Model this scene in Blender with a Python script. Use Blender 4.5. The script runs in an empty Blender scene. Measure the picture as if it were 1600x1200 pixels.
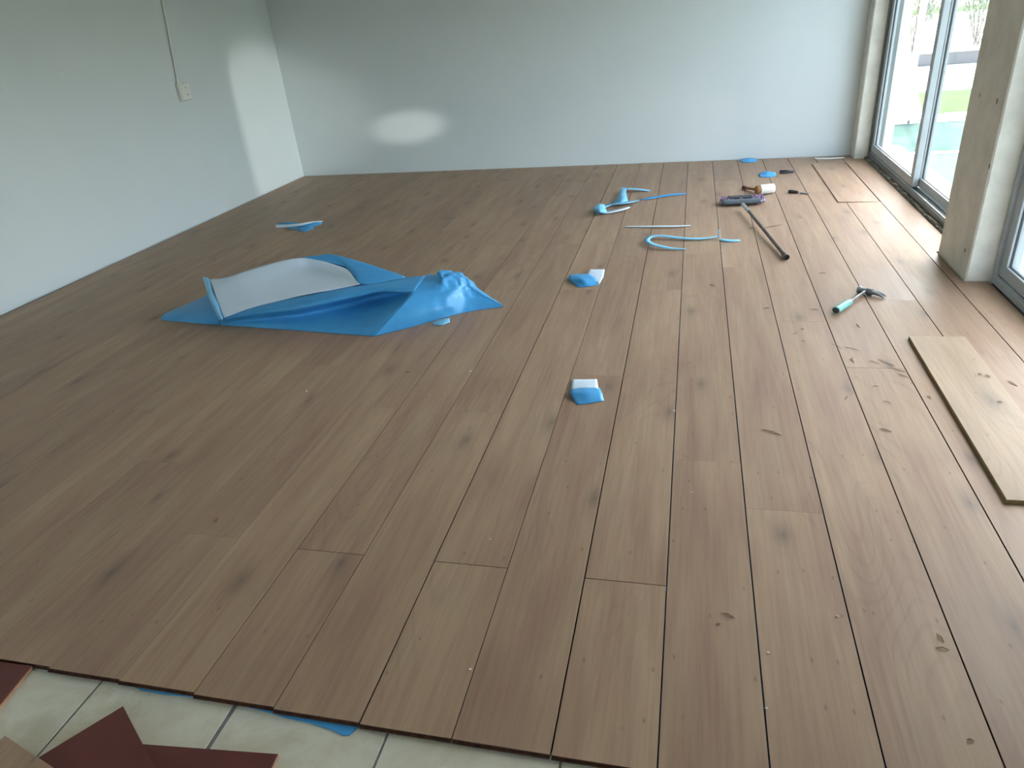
import bpy, math, random
from mathutils import Vector, Matrix, noise
random.seed(11)
SC = bpy.context.scene
COL = SC.collection
PW = 0.22                       # plank width, metres

# ------------------------------------------------------------------ camera
CAM = Vector((0.0304, 0.0, 1.3803)); F = 1092.08
PIT, YAW, ROL = 0.4853, -0.27418, -0.09993
FW = Vector((math.sin(YAW)*math.cos(PIT), math.cos(YAW)*math.cos(PIT), -math.sin(PIT)))
_r = Vector((math.cos(YAW), -math.sin(YAW), 0)); _u = _r.cross(FW)
RT = _r*math.cos(ROL) + _u*math.sin(ROL); UP = -_r*math.sin(ROL) + _u*math.cos(ROL)
cd = bpy.data.cameras.new('camera'); cam = bpy.data.objects.new('camera', cd); COL.objects.link(cam)
cd.sensor_width = 36; cd.lens = F/1600*36; cd.clip_end = 200
m = Matrix((RT, UP, -FW)).transposed().to_4x4(); m.translation = CAM; cam.matrix_world = m
SC.camera = cam

def fl(px, py, z=0.0):
    """measured point of the photograph -> metres, on the level z"""
    d = FW + RT*((px-800)/F) - UP*((py-600)/F)
    return CAM + d*((z-CAM.z)/d.z)

# ------------------------------------------------------------------ light
w = bpy.data.worlds.new('sky'); SC.world = w; w.use_nodes = True
nt = w.node_tree; bg = nt.nodes['Background']
sky = nt.nodes.new('ShaderNodeTexSky'); sky.sky_type = 'NISHITA'; sky.sun_disc = False
sky.sun_elevation = math.radians(52); sky.sun_rotation = math.radians(10); sky.air_density = 1.0; sky.dust_density = 3.0
hs = nt.nodes.new('ShaderNodeHueSaturation'); hs.inputs['Saturation'].default_value = 0.55
nt.links.new(sky.outputs[0], hs.inputs['Color']); nt.links.new(hs.outputs[0], bg.inputs['Color'])
bg.inputs['Strength'].default_value = 0.65
def lamp(name, kind, loc, target, energy, color=(1, 1, 1), **kw):
    d = bpy.data.lights.new(name, kind); d.energy = energy; d.color = color
    for k, v in kw.items(): setattr(d, k, v)
    o = bpy.data.objects.new(name, d); COL.objects.link(o); o.location = loc
    o.rotation_euler = (Vector(target)-Vector(loc)).to_track_quat('-Z', 'Y').to_euler()
    return o
lamp('sun', 'SUN', (3, 6, 8), (2.9, 5.4, 7.1), 2.8, (1, .96, .9), angle=0.01)
# spot lamps added outside, standing in for sunlight reflected onto the far walls
lamp('glint_corner', 'SPOT', (6.2, 2.72, .35), (-4.13, 6.72, .58), 380, (1, .99, .95), spot_size=math.radians(9.4), spot_blend=.6, shadow_soft_size=.06)
lamp('glint_spot', 'SPOT', (6.0, 3.0, .9), (-2.76, 7.1, .45), 800, (1, .99, .95), spot_size=math.radians(2.2), spot_blend=.6, shadow_soft_size=.05)
lamp('glint_window', 'SPOT', (7.4, 5.12, 1.6), (-.1, 7.02, .15), 170, (1, .99, .95), spot_size=math.radians(9), spot_blend=1.0, shadow_soft_size=.05)
SC.view_settings.view_transform = 'Standard'; SC.view_settings.look = 'None'
SC.view_settings.gamma = 1; SC.view_settings.use_curve_mapping = False
SC.view_settings.exposure = 1.9

# ------------------------------------------------------------------ materials
def srgb(r, g, b):
    f = lambda c: (c/255/12.92) if c/255 <= .04045 else ((c/255+.055)/1.055)**2.4
    return (f(r), f(g), f(b), 1)
class Mt:
    def __init__(s, name, rough=.6, spec=.5, metal=0):
        s.m = bpy.data.materials.new(name); s.m.use_nodes = True; s.t = s.m.node_tree
        s.b = s.t.nodes['Principled BSDF']; s.b.inputs['Roughness'].default_value = rough
        s.b.inputs['Specular IOR Level'].default_value = spec; s.b.inputs['Metallic'].default_value = metal
    def n(s, kind, **kw):
        x = s.t.nodes.new('ShaderNode'+kind)
        for k, v in kw.items():
            if k.startswith('i_'):
                x.inputs[k[2:].replace('_', ' ')].default_value = v
            else: setattr(x, k, v)
        return x
    def l(s, a, b): s.t.links.new(a, b)
    def coord(s, scale=(1, 1, 1), rnd=False):
        c = s.n('TexCoord'); mp = s.n('Mapping'); mp.inputs['Scale'].default_value = scale
        if rnd:
            oi = s.n('ObjectInfo'); ml = s.n('Math', operation='MULTIPLY'); ml.inputs[1].default_value = 37
            s.l(oi.outputs['Random'], ml.inputs[0]); cb = s.n('CombineXYZ')
            for i in range(3): s.l(ml.outputs[0], cb.inputs[i])
            s.l(cb.outputs[0], mp.inputs['Location'])
        s.l(c.outputs['Object'], mp.inputs['Vector']); return mp.outputs[0]
    def noise(s, vec, scale=5, detail=4, rough=.5, dist=0):
        x = s.n('TexNoise'); x.inputs['Scale'].default_value = scale; x.inputs['Detail'].default_value = detail
        x.inputs['Roughness'].default_value = rough; x.inputs['Distortion'].default_value = dist
        s.l(vec, x.inputs['Vector']); return x.outputs['Fac']
    def ramp(s, fac, stops):
        x = s.n('ValToRGB'); e = x.color_ramp.elements
        while len(e) < len(stops): e.new(.5)
        for i, (p, c) in enumerate(stops):
            e[i].position = p; e[i].color = c if len(c) == 4 else (*c, 1)
        s.l(fac, x.inputs['Fac']); return x.outputs['Color']
    def mix(s, fac, a, b, mode='MIX'):
        x = s.n('Mix', data_type='RGBA', blend_type=mode)
        for sock, v in ((x.inputs[0], fac), (x.inputs[6], a), (x.inputs[7], b)):
            if hasattr(v, 'links'): s.l(v, sock)
            else: sock.default_value = v
        return x.outputs[2]
    def col(s, c):
        if hasattr(c, 'links'): s.l(c, s.b.inputs['Base Color'])
        else: s.b.inputs['Base Color'].default_value = c
        return s
    def bump(s, h, strength=.2, dist=.002):
        x = s.n('Bump'); x.inputs['Strength'].default_value = strength; x.inputs['Distance'].default_value = dist
        s.l(h, x.inputs['Height']); s.l(x.outputs[0], s.b.inputs['Normal'])
def G(v): return (v, v, v, 1)

def wood(name, base, dark, light, rough=.42, knots=True, seedrot=None):
    M = Mt(name, rough, .38)
    fine = M.noise(M.coord((55, 2.2, 1), True), 1.6, 5, .6, .3)
    mid = M.noise(M.coord((9, .9, 1), True), 1.5, 4, .55, .6)
    big = M.noise(M.coord((3.2, 1.1, 1), True), 1.3, 3, .5, .4)
    c = M.ramp(big, [(.33, dark), (.52, base), (.7, light)])
    c = M.mix(.55, c, M.ramp(mid, [(.3, dark), (.5, base), (.68, light)]))
    # cathedral rings: contour lines of a stretched noise
    rn = M.noise(M.coord((3.6, .75, 1), True), 1.1, 1.2, .4, .2)
    mm = M.n('Math', operation='MULTIPLY'); M.l(rn, mm.inputs[0]); mm.inputs[1].default_value = 150
    sn = M.n('Math', operation='SINE'); M.l(mm.outputs[0], sn.inputs[0])
    msk = M.noise(M.coord((2.3, .8, 1), True), 1.0, 1, .5)
    rg = M.ramp(sn.outputs[0], [(.0, G(.5)), (.55, G(.5)), (1, G(.36))])
    mk = M.ramp(msk, [(.5, G(0)), (.62, G(1))])
    mka = M.mix(1.0, mk, G(.35), 'MULTIPLY')
    c = M.mix(mka, c, M.mix(.9, c, rg, 'OVERLAY'))
    fr = M.ramp(fine, [(.35, G(.42)), (.6, G(.55))])
    c = M.mix(.55, c, fr, 'OVERLAY')
    # per-board tone
    oi = M.n('ObjectInfo'); tr = M.ramp(oi.outputs['Random'], [(0, (.90, .89, .89, 1)), (.5, (.96, .95, .95, 1)), (1, (1.0, .99, .97, 1))])
    c = M.mix(1.0, c, tr, 'MULTIPLY')
    if knots:
        v = M.n('TexVoronoi', voronoi_dimensions='2D'); v.inputs['Scale'].default_value = 1.0
        mp = M.coord((4.6, 1.9, 1), True)
        wob = M.n('TexNoise'); wob.inputs['Scale'].default_value = 3.5; M.l(mp, wob.inputs['Vector'])
        ad = M.n('MixRGB'); ad.inputs[0].default_value = .12; M.l(mp, ad.inputs[1]); M.l(wob.outputs['Color'], ad.inputs[2])
        M.l(ad.outputs[0], v.inputs['Vector'])
        kd = M.ramp(v.outputs['Distance'], [(.0, G(1)), (.035, G(.65)), (.11, G(.18)), (.2, G(0))])
        sel = M.ramp(v.outputs['Color'], [(.42, G(0)), (.5, G(1))])
        kk = M.mix(1.0, kd, sel, 'MULTIPLY')
        c = M.mix(M.mix(1.0, kk, G(.62), 'MULTIPLY'), c, srgb(78, 70, 66))
        # tiny dark specks
        v2 = M.n('TexVoronoi', voronoi_dimensions='2D'); v2.inputs['Scale'].default_value = 1.0; M.l(M.coord((16, 7, 1), True), v2.inputs['Vector'])
        k2 = M.ramp(v2.outputs['Distance'], [(.0, G(1)), (.035, G(.5)), (.075, G(0))])
        s2 = M.ramp(v2.outputs['Color'], [(.72, G(0)), (.74, G(1))])
        c = M.mix(M.mix(1.0, M.mix(1.0, k2, s2, 'MULTIPLY'), G(.6), 'MULTIPLY'), c, srgb(80, 66, 56))
    M.col(c); M.bump(fine, .10, .0006)
    rr = M.ramp(big, [(.3, G(rough-.05)), (.7, G(rough+.08))]); M.l(rr, M.b.inputs['Roughness'])
    return M.m
OAK = wood('oak_plank', srgb(161, 132, 107), srgb(144, 114, 95), srgb(172, 147, 119), rough=.5)
OAKL = wood('oak_plank_pale', srgb(166, 143, 117), srgb(154, 131, 106), srgb(176, 153, 127), rough=.55)
def simple(name, c, rough=.6, metal=0, var=0, scale=20, bump=0, c2=None, spec=.5):
    M = Mt(name, rough, spec, metal)
    if var or c2:
        nz = M.noise(M.coord(), scale, 5, .6)
        d = c2 or tuple(x*(1-var) for x in c[:3])+(1,)
        M.col(M.ramp(nz, [(.35, c), (.65, d)]))
        if bump: M.bump(nz, bump, .004)
    else: M.col(c)
    return M.m
CORE = simple('fibre_core', srgb(92, 64, 48), .9, c2=srgb(70, 48, 38), scale=60, spec=.1)
CORE2 = simple('fibre_core_tan', srgb(176, 138, 104), .8, c2=srgb(150, 112, 84), scale=60)
COREY = simple('fibre_core_yellow', srgb(158, 134, 84), .8, c2=srgb(118, 96, 58), scale=90)
REDB = simple('red_backing', srgb(100, 50, 44), .5, c2=srgb(90, 44, 40), scale=6)
PLASTER = simple('wall_paint', srgb(213, 219, 219), .42, c2=srgb(209, 216, 217), scale=1.3)
CONC = simple('pillar_plaster', srgb(226, 221, 208), .8, c2=srgb(208, 203, 190), scale=7, bump=.5)
CONCD = simple('mortar', srgb(150, 146, 134), .95, c2=srgb(110, 104, 94), scale=45, bump=.8)
CEIL = simple('ceiling_paint', srgb(225, 225, 220), .8, c2=srgb(220, 220, 214), scale=2)
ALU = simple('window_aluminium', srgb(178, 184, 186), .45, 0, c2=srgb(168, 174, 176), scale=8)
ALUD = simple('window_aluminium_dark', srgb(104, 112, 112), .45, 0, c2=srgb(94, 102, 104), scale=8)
GASK = simple('rubber_gasket', srgb(50, 54, 54), .7)
BLUE = simple('foam_blue', srgb(74, 160, 212), .42, c2=srgb(64, 150, 206), scale=9)
BLUEP = simple('foam_blue_pale', srgb(128, 192, 224), .5, c2=srgb(116, 184, 220), scale=9)
WHITEF = Mt('foam_white', .5)
WHITEF.col(srgb(214, 228, 240)); _wv = WHITEF.n('TexWave', wave_type='BANDS', bands_direction='X'); _wv.inputs['Scale'].default_value = 40
WHITEF.l(WHITEF.coord(), _wv.inputs['Vector']); WHITEF.bump(_wv.outputs['Fac'], .25, .0015); WHITEF = WHITEF.m
TILE = Mt('floor_tile', .35)
_a = TILE.noise(TILE.coord((1, 1, 1), True), 5, 6, .6, .4); _b = TILE.noise(TILE.coord((1, 1, 1), True), 26, 4, .7)
_c = TILE.ramp(_a, [(.3, srgb(190, 180, 152)), (.5, srgb(208, 203, 184)), (.68, srgb(182, 172, 138))])
_c = TILE.mix(TILE.ramp(_b, [(.62, G(0)), (.78, G(.6))]), _c, srgb(150, 136, 108)); TILE.col(_c); TILE = TILE.m
GROUT = simple('grout', srgb(122, 120, 114), .95, c2=srgb(104, 102, 98), scale=50)
PVC = simple('white_plastic', srgb(226, 226, 218), .4, c2=srgb(220, 220, 212), scale=5)
DARKP = simple('dark_plastic', srgb(44, 44, 46), .5, c2=srgb(52, 52, 54), scale=30)
MOPG = simple('grey_plastic', srgb(92, 100, 108), .5, c2=srgb(80, 88, 96), scale=20)
LILAC = simple('lilac_bristle', srgb(176, 150, 180), .9, c2=srgb(140, 118, 148), scale=160, bump=.6)
STEEL = simple('steel', srgb(138, 138, 138), .4, .3, c2=srgb(100, 100, 100), scale=30)
BRONZE = simple('pole_metal', srgb(122, 106, 94), .4, .1, c2=srgb(100, 86, 76), scale=14)
CHROME = simple('chrome', srgb(190, 192, 190), .25, .9)
TEAL = simple('teal_rubber', srgb(120, 180, 168), .4, c2=srgb(98, 162, 152), scale=30)
MALW = simple('mallet_rubber', srgb(232, 230, 222), .55, c2=srgb(222, 220, 210), scale=15)
BEECH = simple('handle_wood', srgb(168, 124, 78), .55, c2=srgb(138, 96, 60), scale=18)
BROWNW = simple('handle_wood_worn', srgb(112, 66, 50), .6, c2=srgb(96, 58, 44), scale=18)
CHIP = simple('wood_chip', srgb(142, 116, 86), .85, c2=srgb(112, 88, 66), scale=60)
CHIPL = simple('pale_chip', srgb(214, 204, 186), .8)
SPECK = simple('white_crumb', srgb(228, 226, 220), .8)
HOLE = simple('socket_slot', srgb(120, 120, 116), .6)
GLASS = Mt('window_glass', .02)
_t = GLASS.n('BsdfTransparent'); _t.inputs[0].default_value = (.95, .975, .965, 1)
_g = GLASS.n('BsdfGlossy'); _g.inputs['Roughness'].default_value = .02; _fr = GLASS.n('LayerWeight'); _fr.inputs[0].default_value = .12
_mx = GLASS.n('MixShader'); _fm = GLASS.n('Math', operation='MULTIPLY'); _fm.inputs[1].default_value = .35; GLASS.l(_fr.outputs['Fresnel'], _fm.inputs[0]); GLASS.l(_fm.outputs[0], _mx.inputs[0]); GLASS.l(_t.outputs[0], _mx.inputs[1]); GLASS.l(_g.outputs[0], _mx.inputs[2])
GLASS.l(_mx.outputs[0], GLASS.t.nodes['Material Output'].inputs['Surface']); GLASS = GLASS.m
PAVE = simple('teal_paving', srgb(92, 108, 104), 1.0, spec=0, c2=srgb(84, 100, 96), scale=2.5)
WATER = simple('pool_water', srgb(84, 102, 96), 1.0, spec=0, c2=srgb(68, 86, 80), scale=3)
COPING = simple('white_stone', srgb(226, 224, 216), .8, c2=srgb(200, 198, 190), scale=12)
LAWN = simple('lawn_grass', srgb(84, 96, 68), 1, spec=0, c2=srgb(74, 88, 60), scale=5, bump=.6)
ROADM = simple('pale_road', srgb(190, 188, 180), .9, c2=srgb(180, 178, 170), scale=3)
GWALL = simple('grey_render', srgb(108, 104, 108), .9, c2=srgb(98, 96, 98), scale=5)
LEAF = simple('leaf', srgb(134, 146, 124), .7, c2=srgb(112, 124, 102), scale=4)
BARK = simple('bark', srgb(170, 162, 150), .9, c2=srgb(70, 60, 52), scale=20)
POLEM = simple('pole_paint', srgb(170, 196, 198), .5)

# ------------------------------------------------------------------ mesh helpers
class MB:
    def __init__(s): s.v = []; s.f = []; s.mi = []; s.mats = []; s.sm = []
    def mid(s, m):
        if m not in s.mats: s.mats.append(m)
        return s.mats.index(m)
    def add(s, vs, fs, m, smooth=False):
        k = len(s.v); s.v += [Vector(v) for v in vs]; i = s.mid(m)
        for f in fs: s.f.append(tuple(k+j for j in f)); s.mi.append(i); s.sm.append(smooth)
    def box(s, lo, hi, m, bev=0, xf=None):
        (a, b, c), (d, e, f) = lo, hi
        if bev:
            vs = []
            # chamfered box: 24 vertices
            import itertools
            for sx, sy, sz in itertools.product((0, 1), repeat=3):
                X, Y, Z = (a, d)[sx], (b, e)[sy], (c, f)[sz]
                ix, iy, iz = (1, -1)[sx]*bev, (1, -1)[sy]*bev, (1, -1)[sz]*bev
                vs += [(X, Y+iy, Z+iz), (X+ix, Y, Z+iz), (X+ix, Y+iy, Z)]
            def I(sx, sy, sz, k): return (sx*4+sy*2+sz)*3+k
            fs = []
            for sx in (0, 1):
                q = [I(sx, 0, 0, 0), I(sx, 1, 0, 0), I(sx, 1, 1, 0), I(sx, 0, 1, 0)]; fs.append(q if sx else q[::-1])
                q = [I(0, sx, 0, 1), I(0, sx, 1, 1), I(1, sx, 1, 1), I(1, sx, 0, 1)]; fs.append(q if sx else q[::-1])
                q = [I(0, 0, sx, 2), I(1, 0, sx, 2), I(1, 1, sx, 2), I(0, 1, sx, 2)]; fs.append(q if sx else q[::-1])
            for p in (0, 1):
                for q in (0, 1):
                    fs.append([I(p, q, 0, 0), I(p, q, 1, 0), I(p, q, 1, 1), I(p, q, 0, 1)])
                    fs.append([I(p, 0, q, 0), I(p, 1, q, 0), I(p, 1, q, 2), I(p, 0, q, 2)])
                    fs.append([I(0, p, q, 1), I(1, p, q, 1), I(1, p, q, 2), I(0, p, q, 2)])
            for sx, sy, sz in itertools.product((0, 1), repeat=3):
                fs.append([I(sx, sy, sz, 0), I(sx, sy, sz, 1), I(sx, sy, sz, 2)])
        else:
            vs = [(a, b, c), (d, b, c), (d, e, c), (a, e, c), (a, b, f), (d, b, f), (d, e, f), (a, e, f)]
            fs = [(0, 3, 2, 1), (4, 5, 6, 7), (0, 1, 5, 4), (1, 2, 6, 5), (2, 3, 7, 6), (3, 0, 4, 7)]
        if xf is not None: vs = [xf @ Vector(v) for v in vs]
        s.add(vs, fs, m)
    def prism(s, poly, z0, z1, m, mside=None, mbot=None, ch=0):
        """poly (x,y) ccw; optional chamfer on the top rim"""
        n = len(poly); c = Vector((sum(p[0] for p in poly)/n, sum(p[1] for p in poly)/n))
        P = [Vector(p[:2]) for p in poly]
        if ch:
            ins = []
            for i in range(n):
                a = (P[i]-P[i-1]).normalized(); b = (P[(i+1) % n]-P[i]).normalized()
                na, nb = Vector((-a.y, a.x)), Vector((-b.y, b.x)); q = na+nb
                ins.append(P[i]+q*(ch/max(.3, q.dot(na))))
            s.add([(p.x, p.y, z1) for p in ins], [tuple(range(n))], m)
            s.add([(p.x, p.y, z1) for p in ins]+[(p.x, p.y, z1-ch) for p in P], [(i, n+i, n+(i+1) % n, (i+1) % n) for i in range(n)], m)
            zt = z1-ch
        else:
            s.add([(p.x, p.y, z1) for p in P], [tuple(range(n))], m); zt = z1
        s.add([(p.x, p.y, zt) for p in P]+[(p.x, p.y, z0) for p in P], [(i, n+i, n+(i+1) % n, (i+1) % n) for i in range(n)], mside or m)
        s.add([(p.x, p.y, z0) for p in P], [tuple(range(n))[::-1]], mbot or m)
    def tube(s, pts, rads, m, seg=12, caps=True, squash=1.0, smooth=True):
        pts = [Vector(p) for p in pts]; rings = []
        up = Vector((0, 0, 1))
        vs = []
        for i, p in enumerate(pts):
            t = (pts[min(i+1, len(pts)-1)]-pts[max(i-1, 0)]).normalized()
            a = t.cross(up if abs(t.z) < .9 else Vector((1, 0, 0))).normalized(); b = a.cross(t)
            r = rads[i] if isinstance(rads, (list, tuple)) else rads
            for k in range(seg):
                an = 2*math.pi*k/seg
                vs.append(p+a*math.cos(an)*r+b*math.sin(an)*r*squash)
        fs = []
        for i in range(len(pts)-1):
            for k in range(seg):
                k2 = (k+1) % seg
                fs.append((i*seg+k, i*seg+k2, (i+1)*seg+k2, (i+1)*seg+k))
        s.add(vs, fs, m, smooth)
        if caps:
            n = len(pts)-1
            s.add(vs[:seg], [tuple(range(seg))[::-1]], m); s.add(vs[n*seg:], [tuple(range(seg))], m)
    def build(s, name, parent=None, xf=None):
        me = bpy.data.meshes.new(name); vs = [xf @ v for v in s.v] if xf is not None else s.v
        me.from_pydata([tuple(v) for v in vs], [], s.f)
        for mt in s.mats: me.materials.append(mt)
        for p, i, sm in zip(me.polygons, s.mi, s.sm): p.material_index = i; p.use_smooth = sm
        me.update()
        o = bpy.data.objects.new(name, me); COL.objects.link(o)
        if parent is not None:
            o.parent = parent
            if parent.location.length or parent.rotation_euler.z: o.matrix_parent_inverse = Matrix.LocRotScale(parent.location, parent.rotation_euler, None).inverted()
        return o
def tag(o, label=None, cat=None, group=None, kind=None):
    for k, v in (('label', label), ('category', cat), ('group', group), ('kind', kind)):
        if v: o[k] = v
    return o
def root(name, loc, label, cat, group=None):
    o = bpy.data.objects.new(name, None); COL.objects.link(o); o.location = loc; o.empty_display_size = .1
    return tag(o, label, cat, group)
def struct(o): o['kind'] = 'structure'; return o
def cr(a, b, c, d, t):
    return .5*((2*b)+(c-a)*t+(2*a-5*b+4*c-d)*t*t+(3*b-a-3*c+d)*t*t*t)
def resample(line, k):
    out = []; n = len(line)
    if n == 2: return [line[0].lerp(line[1], i/k) for i in range(k+1)]
    for i in range(n-1):
        a, b, c, d = line[max(i-1, 0)], line[i], line[i+1], line[min(i+2, n-1)]
        for j in range(k): out.append(cr(a, b, c, d, j/k))
    out.append(line[-1].copy()); return out
def lin(line, k): return [line[i].lerp(line[i+1], j/k) for i in range(len(line)-1) for j in range(k)]+[line[-1].copy()]
def sheet(mb, rows, m, k=5, noise_amp=0, noise_scale=25, fn=None, raw=False, straight=False):
    """rows of measured points (px, py, height) -> smooth crumpled surface"""
    R = [[(Vector(p) if raw else fl(*p)) for p in r] for r in rows]
    rs = lin if straight else resample
    R = [rs(r, k) for r in R]
    cols = [rs([r[i] for r in R], k) for i in range(len(R[0]))]
    nv, nu = len(cols[0]), len(cols); vs = []
    for j in range(nv):
        for i in range(nu):
            p = cols[i][j].copy()
            amp = fn(i/(nu-1), j/(nv-1)) if fn else noise_amp
            if amp: p += noise.noise_vector(p*noise_scale)*amp
            if amp > .006: p += noise.noise_vector(p*noise_scale*2.6)*amp*.4
            p.z = max(p.z, .0015); vs.append(p)
    fs = [(j*nu+i, j*nu+i+1, (j+1)*nu+i+1, (j+1)*nu+i) for j in range(nv-1) for i in range(nu-1)]
    mb.add(vs, fs, m, True)
def solid(o, th, off=0, m2=None):
    md = o.modifiers.new('thickness', 'SOLIDIFY'); md.thickness = th; md.offset = off
    if m2 is not None:
        o.data.materials.append(m2); md.material_offset = len(o.data.materials)-1
    return o

# ------------------------------------------------------------------ room shell
def ywall(x): return 7.166 + (x+4.128)*(6.968-7.166)/(1.389+4.128)
def xwall(y): return -4.128 - (7.166-y)*0.043/3.93
YF = 0.902                       # near edge of the laid planks
mb = MB(); mb.prism([(-4.35, -3.2), (1.9, -3.2), (1.9, 7.4), (-4.35, 7.4)], -.12, -.0124, GROUT); floor = struct(mb.build('floor'))
# tiles of the old floor (0.392 pitch)
gx = [-6.24, -4.455, -2.672, -.9]; pitch = 1.782
y0g = .985
for i in range(-8, 8):
    xa = (-.9+pitch*i)*PW+.003; xb = xa+pitch*PW-(.006 if i != -3 else .011)
    if xa > 1.8 or xb < -4.14: continue
    for j in range(-9, 1):
        ya = y0g+pitch*PW*j+.003; yb = ya+pitch*PW-.006
        if yb < -3.1: continue
        t = MB(); t.prism([(max(xa, -4.17), ya), (min(xb, 1.85), ya), (min(xb, 1.85), yb), (max(xa, -4.17), yb)], -.03, -.0116, TILE, ch=.0005)
        t.build('floor_tile', floor)
# planks
random.seed(5)
JN = {-5: 6.51, -4: 10.35, -3: 6.52, -1: 6.48, 0: 9.19, 1: 8.1, 2: 14.6, 3: 12.48, 4: 15.8, 5: 13.1, 6: 9.15, -2: 11.9}
L = 10.0
def plank(xa, xb, ya, yb, ga, gb, ec=.0006, front=False):
    """board between x and y limits with its joints left open; clipped on the far wall"""
    x0, x1 = xa+ga, xb-gb
    e0, e1 = (ec if 1.3 < ya < 1.6 else .0001), (ec if 1.3 < yb < 1.6 else .0001)
    y0 = ya+e0; far = yb > 6.9
    ya1, ya2 = (ywall(x0)-.008, ywall(x1)-.008) if far else (yb-e1, yb-e1)
    b = MB(); b.prism([(x0, y0), (x1, y0), (x1, ya2), (x0, ya1)], -.009, random.uniform(-.0003, .0002) if xa > -.9 else 0, OAK, CORE, CORE, ch=.0004 if xa > -.9 else 0)
    if gb: b.box((x1-.001, y0+.01, -.0085), (x1+gb+.0002, min(ya1, ya2)-.01, -.0068), CORE)
    if front: b.box((x0, y0-.006, -.0078), (x1, y0-.0005, -.0052), CORE)
    return b.build('plank', floor)
def gap(n):
    return {0: .0018, -1: .0019, -2: .0012, -3: .0018, -4: .0007, -5: .0007}.get(n, .0018 if n > 0 else .0002)
for n in range(-19, 7):
    j = JN.get(n, 5.4+(n*3.77) % 9.2)
    js = [v for v in (j-L*2, j-L, j, j+L, j+L*2, j+L*3) if 4.9 < v < 31.5]
    xa, xb = n*PW, (n+1)*PW
    if n == -19: xa = -4.118
    yf = YF+(.018*max(0, -n-3)/4 if n < -3 else 0)-.0006*(n % 3)
    if n == 5: js = [13.1, 24.2, 30.25]
    if n == 6:
        plank(xa, 1.480, yf, 9.15*PW, gap(n), 0, front=True); plank(xa, 1.480, 9.15*PW, 3.735, gap(n), 0)
        plank(xa, 1.373, 3.735, 4.21, gap(n), 0); plank(xa, 1.489, 4.21, 8.0, gap(n), 0); continue
    edges = [yf]+[v*PW for v in js]+[8.0]
    ec = .0009 if -6 < n < 2 else (.0005 if n > 0 else .0002)
    for i in range(len(edges)-1):
        if n == 5 and i == 2: continue
        plank(xa, xb, edges[i], edges[i+1], gap(n), gap(n+1), ec, front=(i == 0))
# the blue underlay that peeks out below the near edge
b = MB(); pts = [(-4.1, .93)]
peek = [(-1.60, .921), (-1.52, .920), (-1.45, .918), (-1.3, .917), (-1.25, .906), (-1.18, .905), (-1.05, .914), (-.97, .908), (-.90, .902), (-.84, .895), (-.78, .892), (-.72, .884), (-.69, .876), (-.675, .878), (-.66, .905), (-.3, .915), (.4, .915), (1.3, .915)]
b.prism([(-4.1, 7.0)][::-1]+[(-4.1, .935)]+peek+[(1.36, 3.6), (1.36, 6.9)], -.0113, -.0092, BLUE)
struct(b.build('trim_1')); bpy.data.objects['trim_1']['label'] = 'blue foam underlay edge under the planks'
# walls
WT = .2; HC = 2.75
def wall(name, poly, z0, z1, m=PLASTER): b = MB(); b.prism(poly, z0, z1, m); return struct(b.build(name))
wall('wall_back', [(-4.35, ywall(-4.35)), (1.69, ywall(1.69)), (1.69, 7.45), (-4.35, 7.45)], -.02, HC)
wall('wall_left', [(-4.4, -3.2), (xwall(-3.2), -3.2), (xwall(7.19), 7.19), (-4.4, 7.19)], -.02, HC)
wf = MB()  # opening left for the added fill-light window
for (xa, xb, za, zb) in ((-4.4, -3.3, -.02, HC), (-.9, 1.9, -.02, HC), (-3.3, -.9, -.02, .85), (-3.3, -.9, 2.15, HC)): wf.box((xa, -3.4, za), (xb, -3.2, zb), PLASTER)
struct(wf.build('wall_front'))
wall('ceiling', [(-4.5, -3.5), (2.15, -3.5), (2.15, 7.5), (-4.5, 7.5)], HC, HC+.15, CEIL)
# right side: solid wall near and lintel
wall('wall_right', [(1.49, -3.2), (1.75, -3.2), (1.75, 1.95), (1.49, 1.95)], -.02, HC)
wall('wall_right', [(1.49, 1.95), (1.75, 1.95), (1.75, 6.96), (1.49, 6.96)], 2.15, HC)
# pillars (slightly ragged edges)
def pillar(name, x0, x1, y0, y1, seed):
    random.seed(seed); b = MB(); N = 60; rings = []
    for i in range(N+1):
        z = -.014+(HC+.014)*i/N
        c = [.006+.006*abs(noise.noise(Vector((seed*3.1+k*7, z*9, 0)))) for k in range(4)]
        r = []
        for k, (x, y, sx, sy) in enumerate(((x0, y0, 1, 1), (x1, y0, -1, 1), (x1, y1, -1, -1), (x0, y1, 1, -1))):
            e = c[k]; a = (x, y+sy*e, z); d = (x+sx*e, y, z)
            r += [a, d] if k in (0, 2) else [d, a]
        rings.append(r)
    vs = [v for r in rings for v in r]; fs = [(i*8+k, i*8+(k+1) % 8, (i+1)*8+(k+1) % 8, (i+1)*8+k) for i in range(N) for k in range(8)]
    b.add(vs, fs, CONC)
    return struct(b.build(name))
pillar('wall_right_pillar', 1.377, 1.78, 3.735, 4.19, 1)
pillar('wall_right_far_pillar', 1.405, 1.69, 6.80, 6.985, 2)
# dents in the near pillar
for (px, py, s) in ((1531, 149, .006), (1558, 158, .009), (1546, 260, .009), (1508, 391, .008)):
    d = FW + RT*((px-800)/F) - UP*((py-600)/F); p = CAM + d*((1.3765-CAM.x)/d.x)
    b = MB(); b.tube([p+Vector((-.0006, 0, 0)), p+Vector((.002, 0, 0))], [s, s*.6], CONCD, 7, squash=1.6)
    o = b.build('chip_mark', bpy.data.objects['wall_right_pillar'])

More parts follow.
